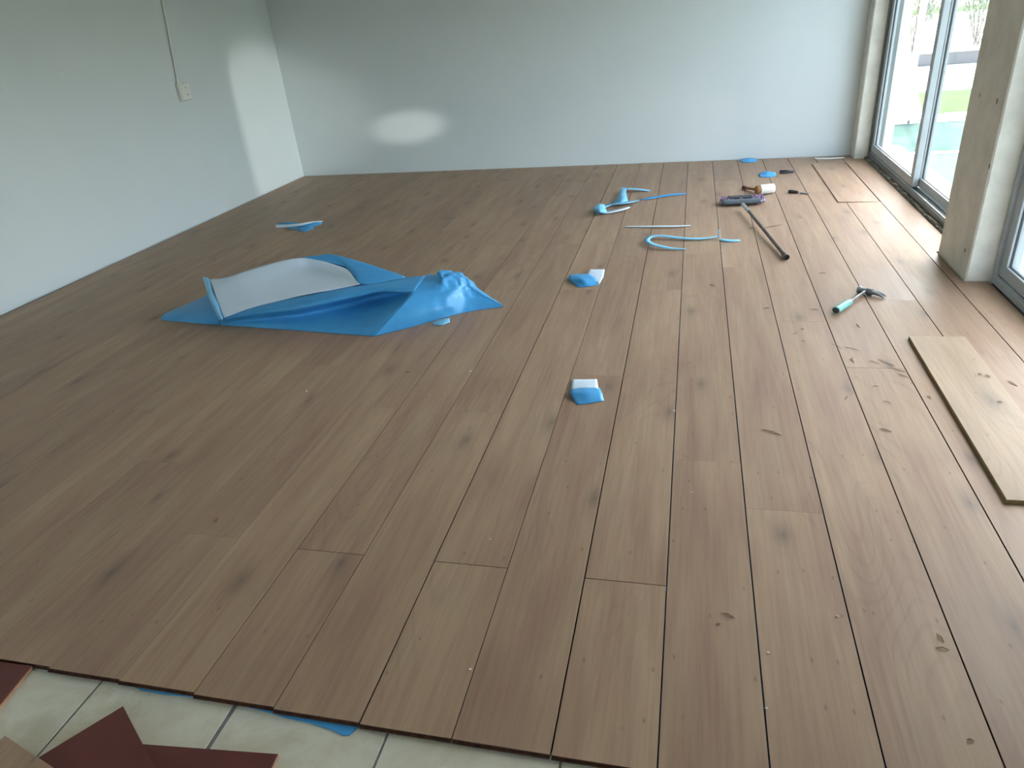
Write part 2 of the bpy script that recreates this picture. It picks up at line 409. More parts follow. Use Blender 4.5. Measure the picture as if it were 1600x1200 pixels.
# mortar bed and outer sill under the windows
b = MB(); random.seed(3)
N = 70
top = []; 
for i in range(N):
    ya = 4.19+2.61*i/N; yb = 4.19+2.61*(i+1)/N+.002
    b.box((1.492+random.uniform(-.004, .006), ya, -.016), (1.66, yb, .012+random.uniform(0, .010)), CONCD)
o = struct(b.build('trim_2')); o['label'] = 'rough mortar bed under the sliding window'
b = MB(); b.box((1.63, 1.96, -.1), (1.72, 6.80, .0), COPING); struct(b.build('trim_3'))['label'] = 'sunlit outer sill'

# ------------------------------------------------------------------ windows
def ring(mb, xa, xb, y0, y1, z0, z1, t, m, tb=None, bev=.003):
    tb = tb or t
    mb.box((xa, y0, z0), (xb, y1, z0+tb), m, bev); mb.box((xa, y0, z1-t), (xb, y1, z1), m, bev)
    mb.box((xa, y0, z0+tb), (xb, y0+t, z1-t), m, bev); mb.box((xa, y1-t, z0+tb), (xb, y1, z1-t), m, bev)
def window(name, x, y0, y1, z0, z1, ysplit, darkness, bars):
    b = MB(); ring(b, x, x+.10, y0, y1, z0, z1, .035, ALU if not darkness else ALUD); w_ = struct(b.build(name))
    b = MB(); b.box((x+.008, y0+.035, z0+.035), (x+.014, y1-.035, z0+.045), ALU); b.box((x+.05, y0+.035, z0+.035), (x+.056, y1-.035, z0+.045), ALU); b.build('track', w_)
    for (a, c, dx) in ((ysplit-.035, y1-.036, .014), (y0+.036, ysplit+.035, .058)):
        b = MB(); ring(b, x+dx, x+dx+.040, a, c, z0+.046, z1-.036, .065, ALU, .06); s = b.build('sash', w_)
        b = MB(); ring(b, x+dx+.012, x+dx+.022, a+.062, c-.062, z0+.103, z1-.088, .006, GASK, bev=0); b.build('gasket', s)
        b = MB(); b.box((x+dx+.014, a+.064, z0+.105), (x+dx+.019, c-.064, z1-.09), GLASS); b.build('pane', s)
    return w_
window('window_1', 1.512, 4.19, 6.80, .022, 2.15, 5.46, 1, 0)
window('window_2', 1.490, 1.95, 3.735, 0.0, 2.15, 2.84, 0, 0)

b = MB()  # unseen window behind the camera, added to lift the fill light
for (xa, xb, za, zb) in ((-3.3, -3.24, .85, 2.15), (-.96, -.9, .85, 2.15), (-3.24, -.96, .85, .91), (-3.24, -.96, 2.09, 2.15), (-2.13, -2.07, .91, 2.09)): b.box((xa, -3.33, za), (xb, -3.27, zb), ALU, .003)
wfill = struct(b.build('window_fill'))
for (xa, xb) in ((-3.24, -2.13), (-2.07, -.96)):
    b = MB(); b.box((xa, -3.302, .91), (xb, -3.297, 2.09), GLASS); b.build('pane', wfill)

# ------------------------------------------------------------------ outside
def slab(name, poly, z0, z1, m, kind='structure'):
    b = MB(); b.prism(poly, z0, z1, m); o = b.build(name); o['kind'] = kind; return o
slab('trim_5', [(1.72, -6), (9, -6), (9, 7.33), (1.72, 7.33)], -.3, -.1, PAVE)['label'] = 'pale teal paved terrace'
slab('trim_6', [(1.70, 7.33), (9, 7.20), (9, 7.30), (1.70, 7.44)], -.3, -.09, COPING)['label'] = 'thin white edge of the terrace'
slab('trim_7', [(1.2, 7.44), (9, 7.30), (9, 9.6), (1.2, 9.6)], -.5, -.14, WATER)['label'] = 'pale green water of the pool'
slab('trim_8', [(-6, 9.5), (30, 9.5), (30, 40), (-6, 40)], -.5, -.12, LAWN)['label'] = 'strip of lawn beyond the pool'
slab('trim_9', [(-6, 11.7), (30, 11.7), (30, 34), (-6, 34)], -.3, -.1, ROADM)['label'] = 'sunlit pale road'
slab('trim_12', [(-12, -14), (9, -14), (9, -6), (-12, -6)], -.5, -.12, ROADM)['label'] = 'pale yard on the near side of the house'
slab('trim_13', [(-12, -6), (1.72, -6), (1.72, -3.4), (-12, -3.4)], -.5, -.12, ROADM)['label'] = 'pale paving along the near wall'
slab('trim_10', [(9, -6), (30, -6), (30, 9.5), (9, 9.5)], -.5, -.12, LAWN)['label'] = 'lawn at the side of the pool'
cp = struct(MB().build('trim_11')); cp['label'] = 'curved white coping of the pool'
random.seed(8)
for i in range(18):
    x = 1.6+i*.42
    f_ = lambda t: 9.38+.10*math.sin((t-1.6)*1.1)-.06*(t-1.6)
    b = MB(); b.prism([(x+.01, f_(x)-.12), (x+.41, f_(x+.42)-.12), (x+.41, f_(x+.42)+.14), (x+.01, f_(x)+.14)], -.3, -.08+random.uniform(-.01, .01), COPING, ch=.01); b.build('coping_stone', cp)
b = MB(); b.box((3.9, 15.0, -.1), (12, 15.25, .10), GWALL, .01); b.box((3.86, 14.95, .10), (12, 15.3, .14), COPING, .01)
tag(b.build('garden_wall'), 'low grey garden wall along the far side of the road', 'wall')
# pole with a conical footing
r = root('metal_pole', (2.44, 9.45, -.1), 'pale metal pole on a white conical footing beyond the pool', 'pole')
b = MB(); b.tube([(2.44, 9.45, .12), (2.44, 9.45, 3.2)], .035, POLEM, 16); b.build('pole', r)
b = MB(); b.tube([(2.44, 9.45, -.1), (2.44, 9.45, -.04), (2.44, 9.45, .2), (2.44, 9.45, .22)], [.17, .165, .07, .05], COPING, 20); b.build('footing', r)
def bush(x, y, h, wd, n, label, seed):
    random.seed(seed); r = root('shrub', (x, y, -.1), label, 'shrub', 'shrubs beyond the road')
    b = MB(); tips = []
    for k in range(11):
        an = random.uniform(0, 6.28); q = Vector((x+math.cos(an)*wd*random.uniform(.2, 1)*.5, y+math.sin(an)*wd*.5*random.uniform(.2, 1), -.1+h*random.uniform(.55, 1)))
        s = Vector((x, y, -.1)); mid = s.lerp(q, .5)+Vector((random.uniform(-.1, .1), random.uniform(-.1, .1), .1))
        b.tube([s, mid, q], [.016, .010, .004], BARK, 6); tips += [mid, q, s.lerp(q, .75), mid.lerp(q, .6)]
    b.build('branches', r)
    b = MB()
    for k in range(n):
        c = random.choice(tips)+Vector([random.gauss(0, wd*.11) for _ in range(3)])
        if c.z < -.05: continue
        a = Vector([random.gauss(0, 1) for _ in range(3)]).normalized(); d = a.cross(Vector((0, 0, 1))).normalized()
        s = random.uniform(.04, .08)
        b.add([c-a*s, c+d*s*.45, c+a*s, c-d*s*.45], [(0, 1, 2, 3)], LEAF)
    tag(b.build('foliage', r), kind='stuff')
bush(4.35, 17.2, 1.9, 1.3, 700, 'washed out shrub seen left of the pale pole through the glass', 1)
bush(5.6, 17.6, 1.7, 1.1, 500, 'loose shrub seen just left of the window mullion', 2)
bush(7.3, 17.8, .95, 1.7, 600, 'low shrub above the grey garden wall in the second pane', 3)

# ------------------------------------------------------------------ wall fittings
xo = xwall(5.5)
r = root('electrical_outlet', (xo, 5.55, .98), 'white surface-mounted electrical outlet at the end of a conduit on the left wall', 'outlet')
b = MB(); b.box((xo, 5.485, .975), (xo+.034, 5.615, 1.115), PVC, .005); b.build('back_box', r)
b = MB(); b.box((xo+.034, 5.490, .980), (xo+.041, 5.610, 1.110), PVC, .003); fp = b.build('face_plate', r)
b = MB()
for dz in (1.072, 1.018):
    for (ya, yb, za, zb) in ((5.548, 5.553, dz, dz+.012), (5.565, 5.570, dz, dz+.012), (5.557, 5.562, dz-.008, dz-.003)):
        b = MB(); b.box((xo+.0405, ya, za), (xo+.0415, yb, zb), HOLE); b.build('socket_slot', fp)
r = root('conduit_pipe', (xo+.012, 5.53, 1.115), 'thin pale conduit running down the left wall to the outlet', 'pipe')
b = MB(); b.tube([(xo+.013, 5.515, 1.112), (xo+.011, 5.57, 1.45), (xo+.011, 5.62, 1.75), (xo+.011, 5.74, HC)], .0095, PVC, 10); b.build('pipe', r)
b = MB(); b.tube([(xo+.013, 5.514, 1.112), (xo+.013, 5.519, 1.14)], .013, PVC, 12); b.build('pipe_collar', r)
b = MB(); b.tube([(xwall(6.3), 6.305, 1.175), (xwall(6.3)+.006, 6.305, 1.175)], [.012, .009], PLASTER, 10)
tag(b.build('wall_plug'), 'tiny painted-over wall plug near the far left corner', 'plug')
b = MB(); sheet(b, [[(1272, 247, .004), (1295, 246.5, .012), (1318, 245.5, .008)], [(1275, 249, .002), (1297, 248.5, .006), (1320, 247, .003)]], SPECK, 4, .004, 30)
solid(tag(b.build('sealant_strip'), 'crumbling white sealant strip at the foot of the back wall by the window', 'debris'), .003)

# ------------------------------------------------------------------ the big crumpled underlay
r = root('underlay_sheet', fl(520, 480), 'large crumpled blue foam underlay sheet with its white side folded up', 'foam sheet')
b = MB()
# left lobe
sheet(b, [[(254, 500, .0), (300, 505, 0), (345, 508, 0)], [(252, 496, .012), (296, 490, .035), (345, 490, .06)], [(258, 490, .016), (303, 472, .05), (340, 455, .09)], [(262, 489, .004), (306, 471, .02), (344, 452, .04)]], BLUE, 5, .004, 9)
# front wall under the ridge
sheet(b, [[(345, 497, .055), (400, 479, .10), (470, 463, .13), (545, 448, .15), (600, 440, .155), (632, 434, .15), (665, 431, .15)],
          [(345, 500, .045), (400, 489, .085), (470, 480, .11), (545, 464, .135), (592, 455, .145), (625, 455, .15), (650, 452, .15)],
          [(345, 503, .025), (400, 499, .035), (470, 492, .04), (540, 477, .045), (590, 464, .06), (622, 461, .10), (643, 461, .135)],
          [(345, 505.5, .012), (400, 506, .018), (470, 507, .022), (540, 505, .03), (572, 500, .045), (592, 497, .06), (612, 494, .075)],
          [(345, 508, 0), (400, 512, 0), (470, 517, 0), (530, 522, 0), (565, 524.5, 0), (576, 525.5, 0), (584, 526, 0)]], BLUE, 4, .003, 14)
# right body, crumpled
crum = lambda u, v: .003+.022*max(0, math.sin(min(1, max(0, (u-.22)/.55))*math.pi))*max(0, min(1, (v-.15)*2))
sheet(b, [[(584, 526, 0), (640, 512, 0), (690, 498, 0), (730, 488, 0), (762, 482.5, 0), (786, 480, 0)],
          [(612, 494, .075), (655, 485, .075), (700, 476, .065), (730, 468, .05), (758, 473, .025), (786, 478.5, .006)],
          [(643, 461, .135), (672, 455, .13), (702, 452, .12), (728, 451, .09), (754, 464, .045), (785, 477.5, .010)],
          [(665, 431, .15), (680, 431, .155), (690, 426, .18), (723, 433, .14), (752, 457, .06), (784, 476.5, .012)],
          [(668, 430, .13), (684, 430, .13), (696, 426, .13), (726, 433, .09), (754, 456, .03), (784, 476, .002)]], BLUE, 10, fn=crum, noise_scale=22)
# rear flap with its blue side out, and the back of the heap
up = [(470, 403, .225), (500, 399, .225), (520, 398, .225), (560, 408, .20), (600, 421, .175), (632, 433, .15)]
sheet(b, [up, [(471, 404, .22), (512, 405, .212), (535, 411, .20), (562, 428, .18), (600, 431, .165), (632, 434, .15)],
          [(472, 405, .215), (520, 412, .20), (545, 421, .18), (563, 443, .16), (600, 440, .155), (632, 434.5, .15)]], BLUE, 5, .002, 14)
bk = [(328, 437, .15), (360, 432, .17), (415, 414, .20)]+up
P0 = [fl(*p) for p in bk]
sheet(b, [P0, [p+Vector((0, .10, -.35*p.z)) for p in P0], [Vector((p.x, p.y+.16, .002)) for p in P0]], BLUE, 3, .002, 10, raw=True)
# curled left rim
sheet(b, [[(317, 434, .15), (322, 450, .135), (330, 475, .10), (343, 500, .05)], [(320, 433, .158), (326, 451, .145), (334, 476, .11), (347, 499, .058)], [(329, 437, .15), (333, 452, .135), (341, 475, .105), (350, 495, .06)]], BLUEP, 4)
o = b.build('blue_side', r); solid(o, .003)
b = MB()
sheet(b, [[(328, 437, .152), (360, 432, .172), (415, 414, .203), (468, 403, .227), (505, 408, .213), (545, 421, .182)],
          [(335, 455, .138), (370, 448, .150), (430, 433, .163), (488, 420, .168), (522, 425, .172), (552, 432, .172)],
          [(343, 478, .10), (385, 466, .122), (450, 449, .142), (505, 439, .150), (538, 437, .157), (558, 439, .165)],
          [(351, 496, .062), (402, 478, .105), (470, 462, .135), (522, 452, .148), (547, 447, .154), (563, 444, .162)]], WHITEF, 6, .004, 8)
solid(tag(b.build('white_side', r), 'white inner face of the foam sheet'), .002)
b = MB(); sheet(b, [[(675, 504, .012), (690, 499, .02), (702, 497, .02)], [(677, 508, .0), (690, 508, .006), (703, 503, .008)]], BLUEP, 4, .002)
solid(tag(b.build('underlay_scrap'), 'tiny pale blue foam scrap sticking out from under the big crumpled sheet', 'foam scrap', 'foam offcuts on the floor'), .002)

# ------------------------------------------------------------------ foam scraps
def scrap(parts, label, th=.0022, group='foam offcuts on the floor'):
    """parts: (part name, material, rows)"""
    if len(parts) == 1:
        b = MB(); sheet(b, parts[0][2], parts[0][1], 4, .0012, 20, straight=True)
        return solid(tag(b.build('underlay_scrap'), label, 'foam scrap', group), th)
    p = parts[0][2][0][0]; r = root('underlay_scrap', fl(p[0], p[1]), label, 'foam scrap', group)
    for nm, m, rows in parts:
        b = MB(); sheet(b, rows, m, 4, .0012, 20, straight=True); solid(b.build(nm, r), th)
    return r
scrap([('blue_layer', BLUE, [[(892, 606, .004), (914, 606, .012), (937, 606, .006)], [(890, 614, .015), (916, 615, .022), (941, 615, .012)], [(897, 626, .004), (918, 624, .012), (943, 624, .004)], [(903, 632, .002), (920, 630, .003), (944, 626, .002)]]),
       ('white_layer', WHITEF, [[(894, 593, .003), (913, 593, .003), (933, 593, .003)], [(892, 609, .008), (913, 609, .012), (935, 608, .008)]])],
      'square foam scrap half white half blue, nearest to the camera')
scrap([('blue_layer', BLUE, [[(889, 430, .018), (905, 428, .022), (920, 428, .015)], [(888, 436, .012), (908, 438, .028), (930, 434, .015)], [(900, 446, .004), (915, 444, .014), (934, 440, .008)], [(903, 449, .001), (918, 448, .002), (936, 445, .002)]]),
       ('white_layer', WHITEF, [[(922, 421, .025), (934, 421, .02), (945, 421, .015)], [(917, 430, .012), (928, 433, .012), (943, 433, .012)], [(926, 437, .012), (931, 440, .010), (936, 444, .006)]])],
      'folded blue and white foam scrap between the big sheet and the hammer')
scrap([('blue_layer', BLUE, [[(434, 349, .025), (450, 347, .03), (464, 347, .03)], [(432, 352, .01), (455, 354, .012), (475, 354, .02)], [(452, 357, .004), (472, 359, .01), (488, 354, .012), ][:3], [(470, 361, .001), (476, 363, .002), (490, 357, .003)]]),
       ('blue_layer', BLUE, [[(462, 353, .02), (482, 349, .03), (502, 346, .02)], [(472, 360, .004), (486, 355, .006), (503, 350, .004)]]),
       ('white_layer', WHITEF, [[(431, 351, .04), (450, 351, .04), (470, 349, .045), (490, 345.5, .045), (504, 345, .04)], [(431, 356, .02), (452, 354.5, .03), (472, 352, .035), (490, 347.5, .035), (504, 347, .03)]])],
      'twisted foam scrap with a thin white edge by the left wall')
def strip(line, width, m, flat=True):
    """a narrow ribbon along measured floor points; (px,py,z)"""
    P = resample([fl(*p) for p in line], 6); rows = [[], []]
    for i, p in enumerate(P):
        t = (P[min(i+1, len(P)-1)]-P[max(i-1, 0)]); t.z = 0; t.normalize(); nrm = Vector((-t.y, t.x, 0))
        tp = min(1, .25+4*min(i, len(P)-1-i)/len(P))
        rows[0].append(p+nrm*width*.5*tp); rows[1].append(p-nrm*width*.5*tp)
    b = MB(); vs = rows[0]+rows[1]; n = len(P)
    for v in vs: v.z = max(v.z, .002)
    b.add(vs, [(i, i+1, n+i+1, n+i) for i in range(n-1)], m, True); return b
r = root('underlay_scrap', fl(960, 318), 'long curled pale blue foam offcut with twisted loops, left of the white strip', 'foam scrap', 'foam offcuts on the floor')
solid(strip([(972, 296, .03), (985, 294.5, .03), (1000, 296, .015), (1016, 298.5, .003)], .05, BLUEP).build('blue_loop', r), .003)
b = MB(); sheet(b, [[(970, 293, .035), (974, 293, .035), (980, 294, .03)], [(967, 302, .03), (972, 303, .04), (978, 301, .03)], [(962, 311, .02), (972, 308, .045), (980, 310, .03)], [(955, 317, .006), (970, 318, .02), (982, 314, .01)]], BLUEP, 4, .006, 20); solid(b.build('blue_loop', r), .003)
b = MB(); sheet(b, [[(928, 324, .04), (936, 319, .045), (944, 319, .035)], [(928, 330, .02), (938, 329, .045), (946, 326, .02)], [(934, 335, .002), (942, 334.5, .004), (950, 334, .002)]], BLUEP, 4, .006, 20); solid(b.build('blue_loop', r), .003)
solid(tag(strip([(943, 333, .006), (955, 331, .012), (970, 327.5, .016), (984, 323.5, .012)], .05, WHITEF).build('white_edge', r)), .003)
solid(strip([(943, 325, .02), (952, 320, .012), (966, 318, .02), (982, 316, .02), (998, 313, .006)], .045, BLUEP).build('blue_loop', r), .003)
o = strip([(1000, 312, .004), (1018, 309, .006), (1038, 305.5, .006), (1056, 303.5, .004), (1072, 302.5, .003)], .05, BLUE)
solid(tag(o.build('underlay_scrap'), 'straight blue foam strip trailing right of the curled offcut', 'foam scrap', 'foam offcuts on the floor'), .003)
o = strip([(976, 354, .003), (1000, 354, .006), (1030, 353.6, .010), (1055, 353.4, .008), (1079, 352.3, .004)], .024, WHITEF)
solid(tag(o.build('underlay_scrap'), 'thin straight white foam strip lying across the planks', 'foam scrap', 'foam offcuts on the floor'), .004)
r = root('underlay_scrap', fl(1060, 376), 'long pale blue foam strip bent back in a U shape', 'foam scrap', 'foam offcuts on the floor')
solid(strip([(1072, 389, .004), (1055, 388.5, .008), (1035, 385.5, .016), (1018, 381, .02), (1011, 375, .022), (1018, 369.5, .022), (1035, 368.5, .018), (1060, 371.5, .012), (1085, 373, .010), (1108, 371.5, .010), (1124, 368.5, .010)], .034, BLUEP).build('strip', r), .003)
b = MB(); sheet(b, [[(1121.5, 358, .075), (1125, 358.5, .075)], [(1121.5, 365, .04), (1125, 365, .04)], [(1121, 372, .006), (1125, 373, .004)]], WHITEF, 3); solid(b.build('upright_tab', r), .003)
solid(strip([(1124, 374, .004), (1140, 376, .004), (1157, 375.5, .003)], .045, BLUEP).build('tail', r), .002)
scrap([('a', BLUE, [[(1158, 248, .012), (1170, 246.5, .02), (1182, 247.5, .012)], [(1156, 251.5, .004), (1170, 251.5, .01), (1184, 251, .004)], [(1160, 253.5, .002), (1170, 254, .002), (1180, 253, .002)]])], 'small blue foam scrap against the back wall')
scrap([('a', BLUE, [[(1188, 269.5, .01), (1199, 267.5, .03), (1211, 269, .01)], [(1185, 273, .004), (1198, 272.5, .014), (1213, 272, .006)], [(1187, 276.5, .002), (1199, 277, .002), (1211, 275.5, .002)]])], 'small blue foam scrap left of the dark pliers')

# ------------------------------------------------------------------ tools
def frame_xy(a, b):
    """local frame: origin a, x axis towards b (both floor points)"""
    d = (b-a); d.z = 0; L_ = d.length; an = math.atan2(d.y, d.x)
    return Matrix.Translation((a.x, a.y, 0)) @ Matrix.Rotation(an, 4, 'Z'), L_
# claw hammer
A, B_ = fl(1306, 485, .018), fl(1353, 454, .02); X, Lh = frame_xy(A, B_)
r = root('claw_hammer', (A.x, A.y, 0), 'claw hammer with a teal rubber grip and worn steel head', 'hammer')
b = MB(); b.tube([(0, 0, .019), (.01, 0, .019), (.03, 0, .018), (.075, 0, .018), (.125, 0, .017), (.145, 0, .016)], [.019, .0205, .019, .0205, .018, .014], TEAL, 16, squash=.8); g = b.build('grip', r, X); tag(g, 'teal rubber grip')
b = MB(); b.tube([(-.004, 0, .019), (.001, 0, .019)], [.015, .017], DARKP, 16, squash=.8); b.build('grip_end', r, X)
b = MB(); b.tube([(.14, 0, .016), (.17, 0, .017), (Lh-.02, 0, .020), (Lh+.008, 0, .020)], [.008, .0065, .0075, .0095], STEEL, 12, squash=.75); b.build('handle_shaft', r, X)
C1, C2 = fl(1341, 452, .018), fl(1381, 462.5, .012)
HX, LH = frame_xy(C1, C2)
b = MB(); b.tube([(0, 0, .018), (.012, 0, .018), (.016, 0, .018), (.035, 0, .018), (.05, 0, .018), (.07, .0, .018)], [.0185, .0185, .013, .013, .018, .017], STEEL, 14); b.build('hammer_head', r, HX)
for s in (-1, 1):
    b = MB(); b.tube([(.062, s*.006, .019), (.09, s*.008, .020), (.115, s*.011, .016), (LH+.006, s*.014, .007)], [.013, .011, .008, .003], STEEL, 8, squash=.8); b.build('claw', r, HX)
# mallet
A, B_ = fl(1161, 291.5, .02), fl(1186, 296, .03); X, Lm = frame_xy(A, B_)
r = root('mallet', (A.x, A.y, 0), 'wooden-handled mallet with a white rubber head behind the broom', 'mallet')
b = MB(); b.tube([(0, 0, .015), (.04, 0, .016)], [.013, .014], BROWNW, 12); b.build('handle_end', r, X)
b = MB(); b.tube([(.038, 0, .016), (.12, 0, .022), (Lm+.04, 0, .032)], [.012, .011, .012], BEECH, 12); b.build('handle', r, X)
H1, H2 = fl(1187, 296.5, .036), fl(1209, 294, .036); X2, Lk = frame_xy(H1, H2)
b = MB(); b.tube([(-.030, 0, .036), (-.024, 0, .036), (.004, 0, .036)], [.028, .033, .033], BEECH, 20); b.build('head_collar', r, X2)
b = MB(); b.tube([(.002, 0, .036), (Lk*.85, 0, .036), (Lk*.97, 0, .036), (Lk, 0, .036)], [.0355, .0355, .034, .029], MALW, 22); tag(b.build('mallet_head', r, X2), 'white rubber head')
# broom
A, B_ = fl(1128, 323, .0), fl(1192, 320, .0); X, Lb = frame_xy(A, B_)
r = root('broom', (A.x, A.y, 0), 'grey broom with lilac bristles and a dark metal pole lying on the planks', 'broom')
b = MB(); b.box((.0, -.015, .010), (Lb-.006, .045, .042), MOPG, .012); b.build('broom_head', r, X)
b = MB(); b.box((.052, .060, .022), (Lb-.062, .125, .048), DARKP, .006); b.build('clamp_bar', r, X)
b = MB(); random.seed(4)
for i in range(46):
    for j in range(7):
        x = .002+i*(Lb+.012)/45; y = .040+j*.014
        if .056 < x < Lb-.066 and y > .05 and j % 3: continue
        t = Vector((x+random.uniform(-.008, .008), y+random.uniform(-.01, .03), random.uniform(.018, .046)))
        b.tube([(x, y, .012), t], [.007, .004], LILAC, 5)
tag(b.build('bristles', r, X), 'lilac bristles', kind='stuff')
pa, pb = fl(1162, 320, .045), fl(1229, 402, .018)
dr = (pb-pa)
b = MB(); b.tube([pa-dr*.02+Vector((0, 0, -.006)), pa+dr*.16], [.015, .013], CHROME, 14); b.build('socket', r)
b = MB(); b.tube([pa+dr*.13, pa+dr*.97], [.0115, .0125], BRONZE, 14); b.build('pole', r)
b = MB(); b.tube([pa+dr*.955, pa+dr*1.0], [.0165, .0165], BRONZE, 16, caps=False); b.tube([pa+dr*.96, pa+dr*.985], [.0155, .0155], DARKP, 16); b.build('pole_end', r)
# pliers
A, B_ = fl(1218, 270.5), fl(1241, 270); X, Lp = frame_xy(A, B_)
r = root('pliers', (A.x, A.y, 0), 'small dark pliers lying near the back wall', 'pliers')
for s in (-1, 1):
    b = MB(); b.tube([(0, s*.028, .010), (.03, s*.034, .010), (.07, s*.018, .011), (.09, s*.004, .011)], [.0075, .0085, .0075, .007], DARKP, 8); b.build('handle', r, X)
    b = MB(); b.tube([(.085, -s*.002, .012), (.105, -s*.009, .012), (Lp, -s*.005, .011)], [.008, .010, .004], DARKP, 8, squash=.8); b.build('jaw', r, X)
b = MB(); b.tube([(.092, 0, .004), (.092, 0, .024)], .010, STEEL, 12); b.build('pivot', r, X)
# chisel
A, B_ = fl(1232, 301.5), fl(1263, 303.5); X, Lc = frame_xy(A, B_)
r = root('chisel', (A.x, A.y, 0), 'short chisel with a dark handle and grey blade right of the mallet', 'chisel')
b = MB(); b.tube([(0, 0, .012), (.008, 0, .012), (.05, 0, .011), (Lc*.48, 0, .010)], [.011, .013, .012, .009], DARKP, 12); b.build('handle', r, X)
b = MB(); b.tube([(Lc*.47, 0, .010), (Lc*.6, 0, .009), (Lc*.62, 0, .008), (Lc, 0, .004)], [.006, .006, .013, .013], STEEL, 8, squash=.32); b.build('blade', r, X)

# ------------------------------------------------------------------ loose boards
def board(poly, z, th, top, side, bot, label, up=True, group=None, tilt=None, name='loose_plank'):
    """loose plank: face layer and core; poly of (x,y)"""
    c = Vector((sum(p[0] for p in poly)/len(poly), sum(p[1] for p in poly)/len(poly), z))
    r = root(name, c, label, 'plank', group)
    a = MB(); a.prism([(p[0]-c.x, p[1]-c.y) for p in poly], th*.72, th, top, ch=.0006)
    b = MB(); b.prism([(p[0]-c.x, p[1]-c.y) for p in poly], 0, th*.72, side, None, bot)
    T = Matrix.Translation(c) @ (tilt or Matrix.Identity(4))
    for m_, nm in ((a, 'face_layer'), (b, 'core')):
        m_.build(nm, r, T)
    return r
def ccw(P):
    s = sum(P[i-1][0]*P[i][1]-P[i][0]*P[i-1][1] for i in range(len(P))); return P if s > 0 else P[::-1]
a = fl(1420, 525, .014); c = fl(1573, 781, .014)
board(ccw([(c.x, c.y), (c.x+.215, c.y), (a.x+.215, a.y), (a.x, a.y)]), .001, .014, OAKL, COREY, COREY, 'pale cut plank lying loose at the right edge of the frame')
# far plank not yet clicked in: lifted along its left side
xl, xr = 4.76*PW, 5.985*PW; wd = xr-xl; an = math.asin(.0075/wd)
board([(-wd/2+1.18, 24.23*PW), (wd/2+1.18, 24.23*PW), (wd/2+1.18, 30.22*PW), (-wd/2+1.18, 30.22*PW)], -.0085, .012, OAK, CORE2, CORE, 'plank lifted along one side near the far window corner',
      tilt=Matrix.Rotation(an, 4, 'Y'))
def poly_px(pts, z): return ccw([(fl(*p, z).x, fl(*p, z).y) for p in pts])
# boards turned over on the old tiles, red backing up
def rect_from(corner, ends, w_, z):
    pass
c0 = fl(50, 1041, .0); e1 = fl(0, 1035, .0); e2 = fl(0, 1102, .0)
u1 = (e1-c0).normalized()*1.1; u2 = Vector((u1.y, -u1.x, 0)).normalized()*.22
if u2.dot(e2-c0) < 0: u2 = -u2
def quad(c, a, b): return ccw([(c.x, c.y), (c.x+a.x, c.y+a.y), (c.x+a.x+b.x, c.y+a.y+b.y), (c.x+b.x, c.y+b.y)])
def rot(v, deg):
    t = math.radians(deg); return Vector((v.x*math.cos(t)-v.y*math.sin(t), v.x*math.sin(t)+v.y*math.cos(t), 0))
c0z = fl(50, 1041, -.001); d1 = (fl(0, 1035, -.001)-c0z).normalized(); d2 = (fl(0, 1102, -.001)-c0z).normalized()
YW = COREY
def redboard(c, da, la, db, lb, z, label, top=REDB):
    return board(quad(c, da*la, db*lb), z, .012, top, CORE2, top, label, group='loose planks by the camera')
z = -.0112
redboard(c0z, d1, .6, d2, .22, z, 'red-backed plank turned over at the left edge beside the laid floor')
z2 = z+.013; c = fl(432, 1172, z2+.012); dA = (fl(225, 1157, z2+.012)-c).normalized(); dB = (fl(418, 1202, z2+.012)-c).normalized()
redboard(c, dA, .42, dB, .22, z, 'red-backed plank lying lowest with its square end on the tiles')
z3 = .0012; c = fl(192, 1103, z3+.012); dA = (fl(62, 1182, z3+.012)-c).normalized(); dB = (fl(243, 1201, z3+.012)-c).normalized()
redboard(c, dA, .22, dB, .9, z3, 'red-backed plank with its corner pointing at the laid floor')
z4 = .0140; c = fl(8, 1149, z4+.012); dA = (fl(75, 1194, z4+.012)-c).normalized(); dB = rot(dA, -90)
if dB.y > 0: dB = -dB
redboard(c, dA, .8, dB, .22, z4, 'plank face up on the loose stack at the bottom left corner', OAK)

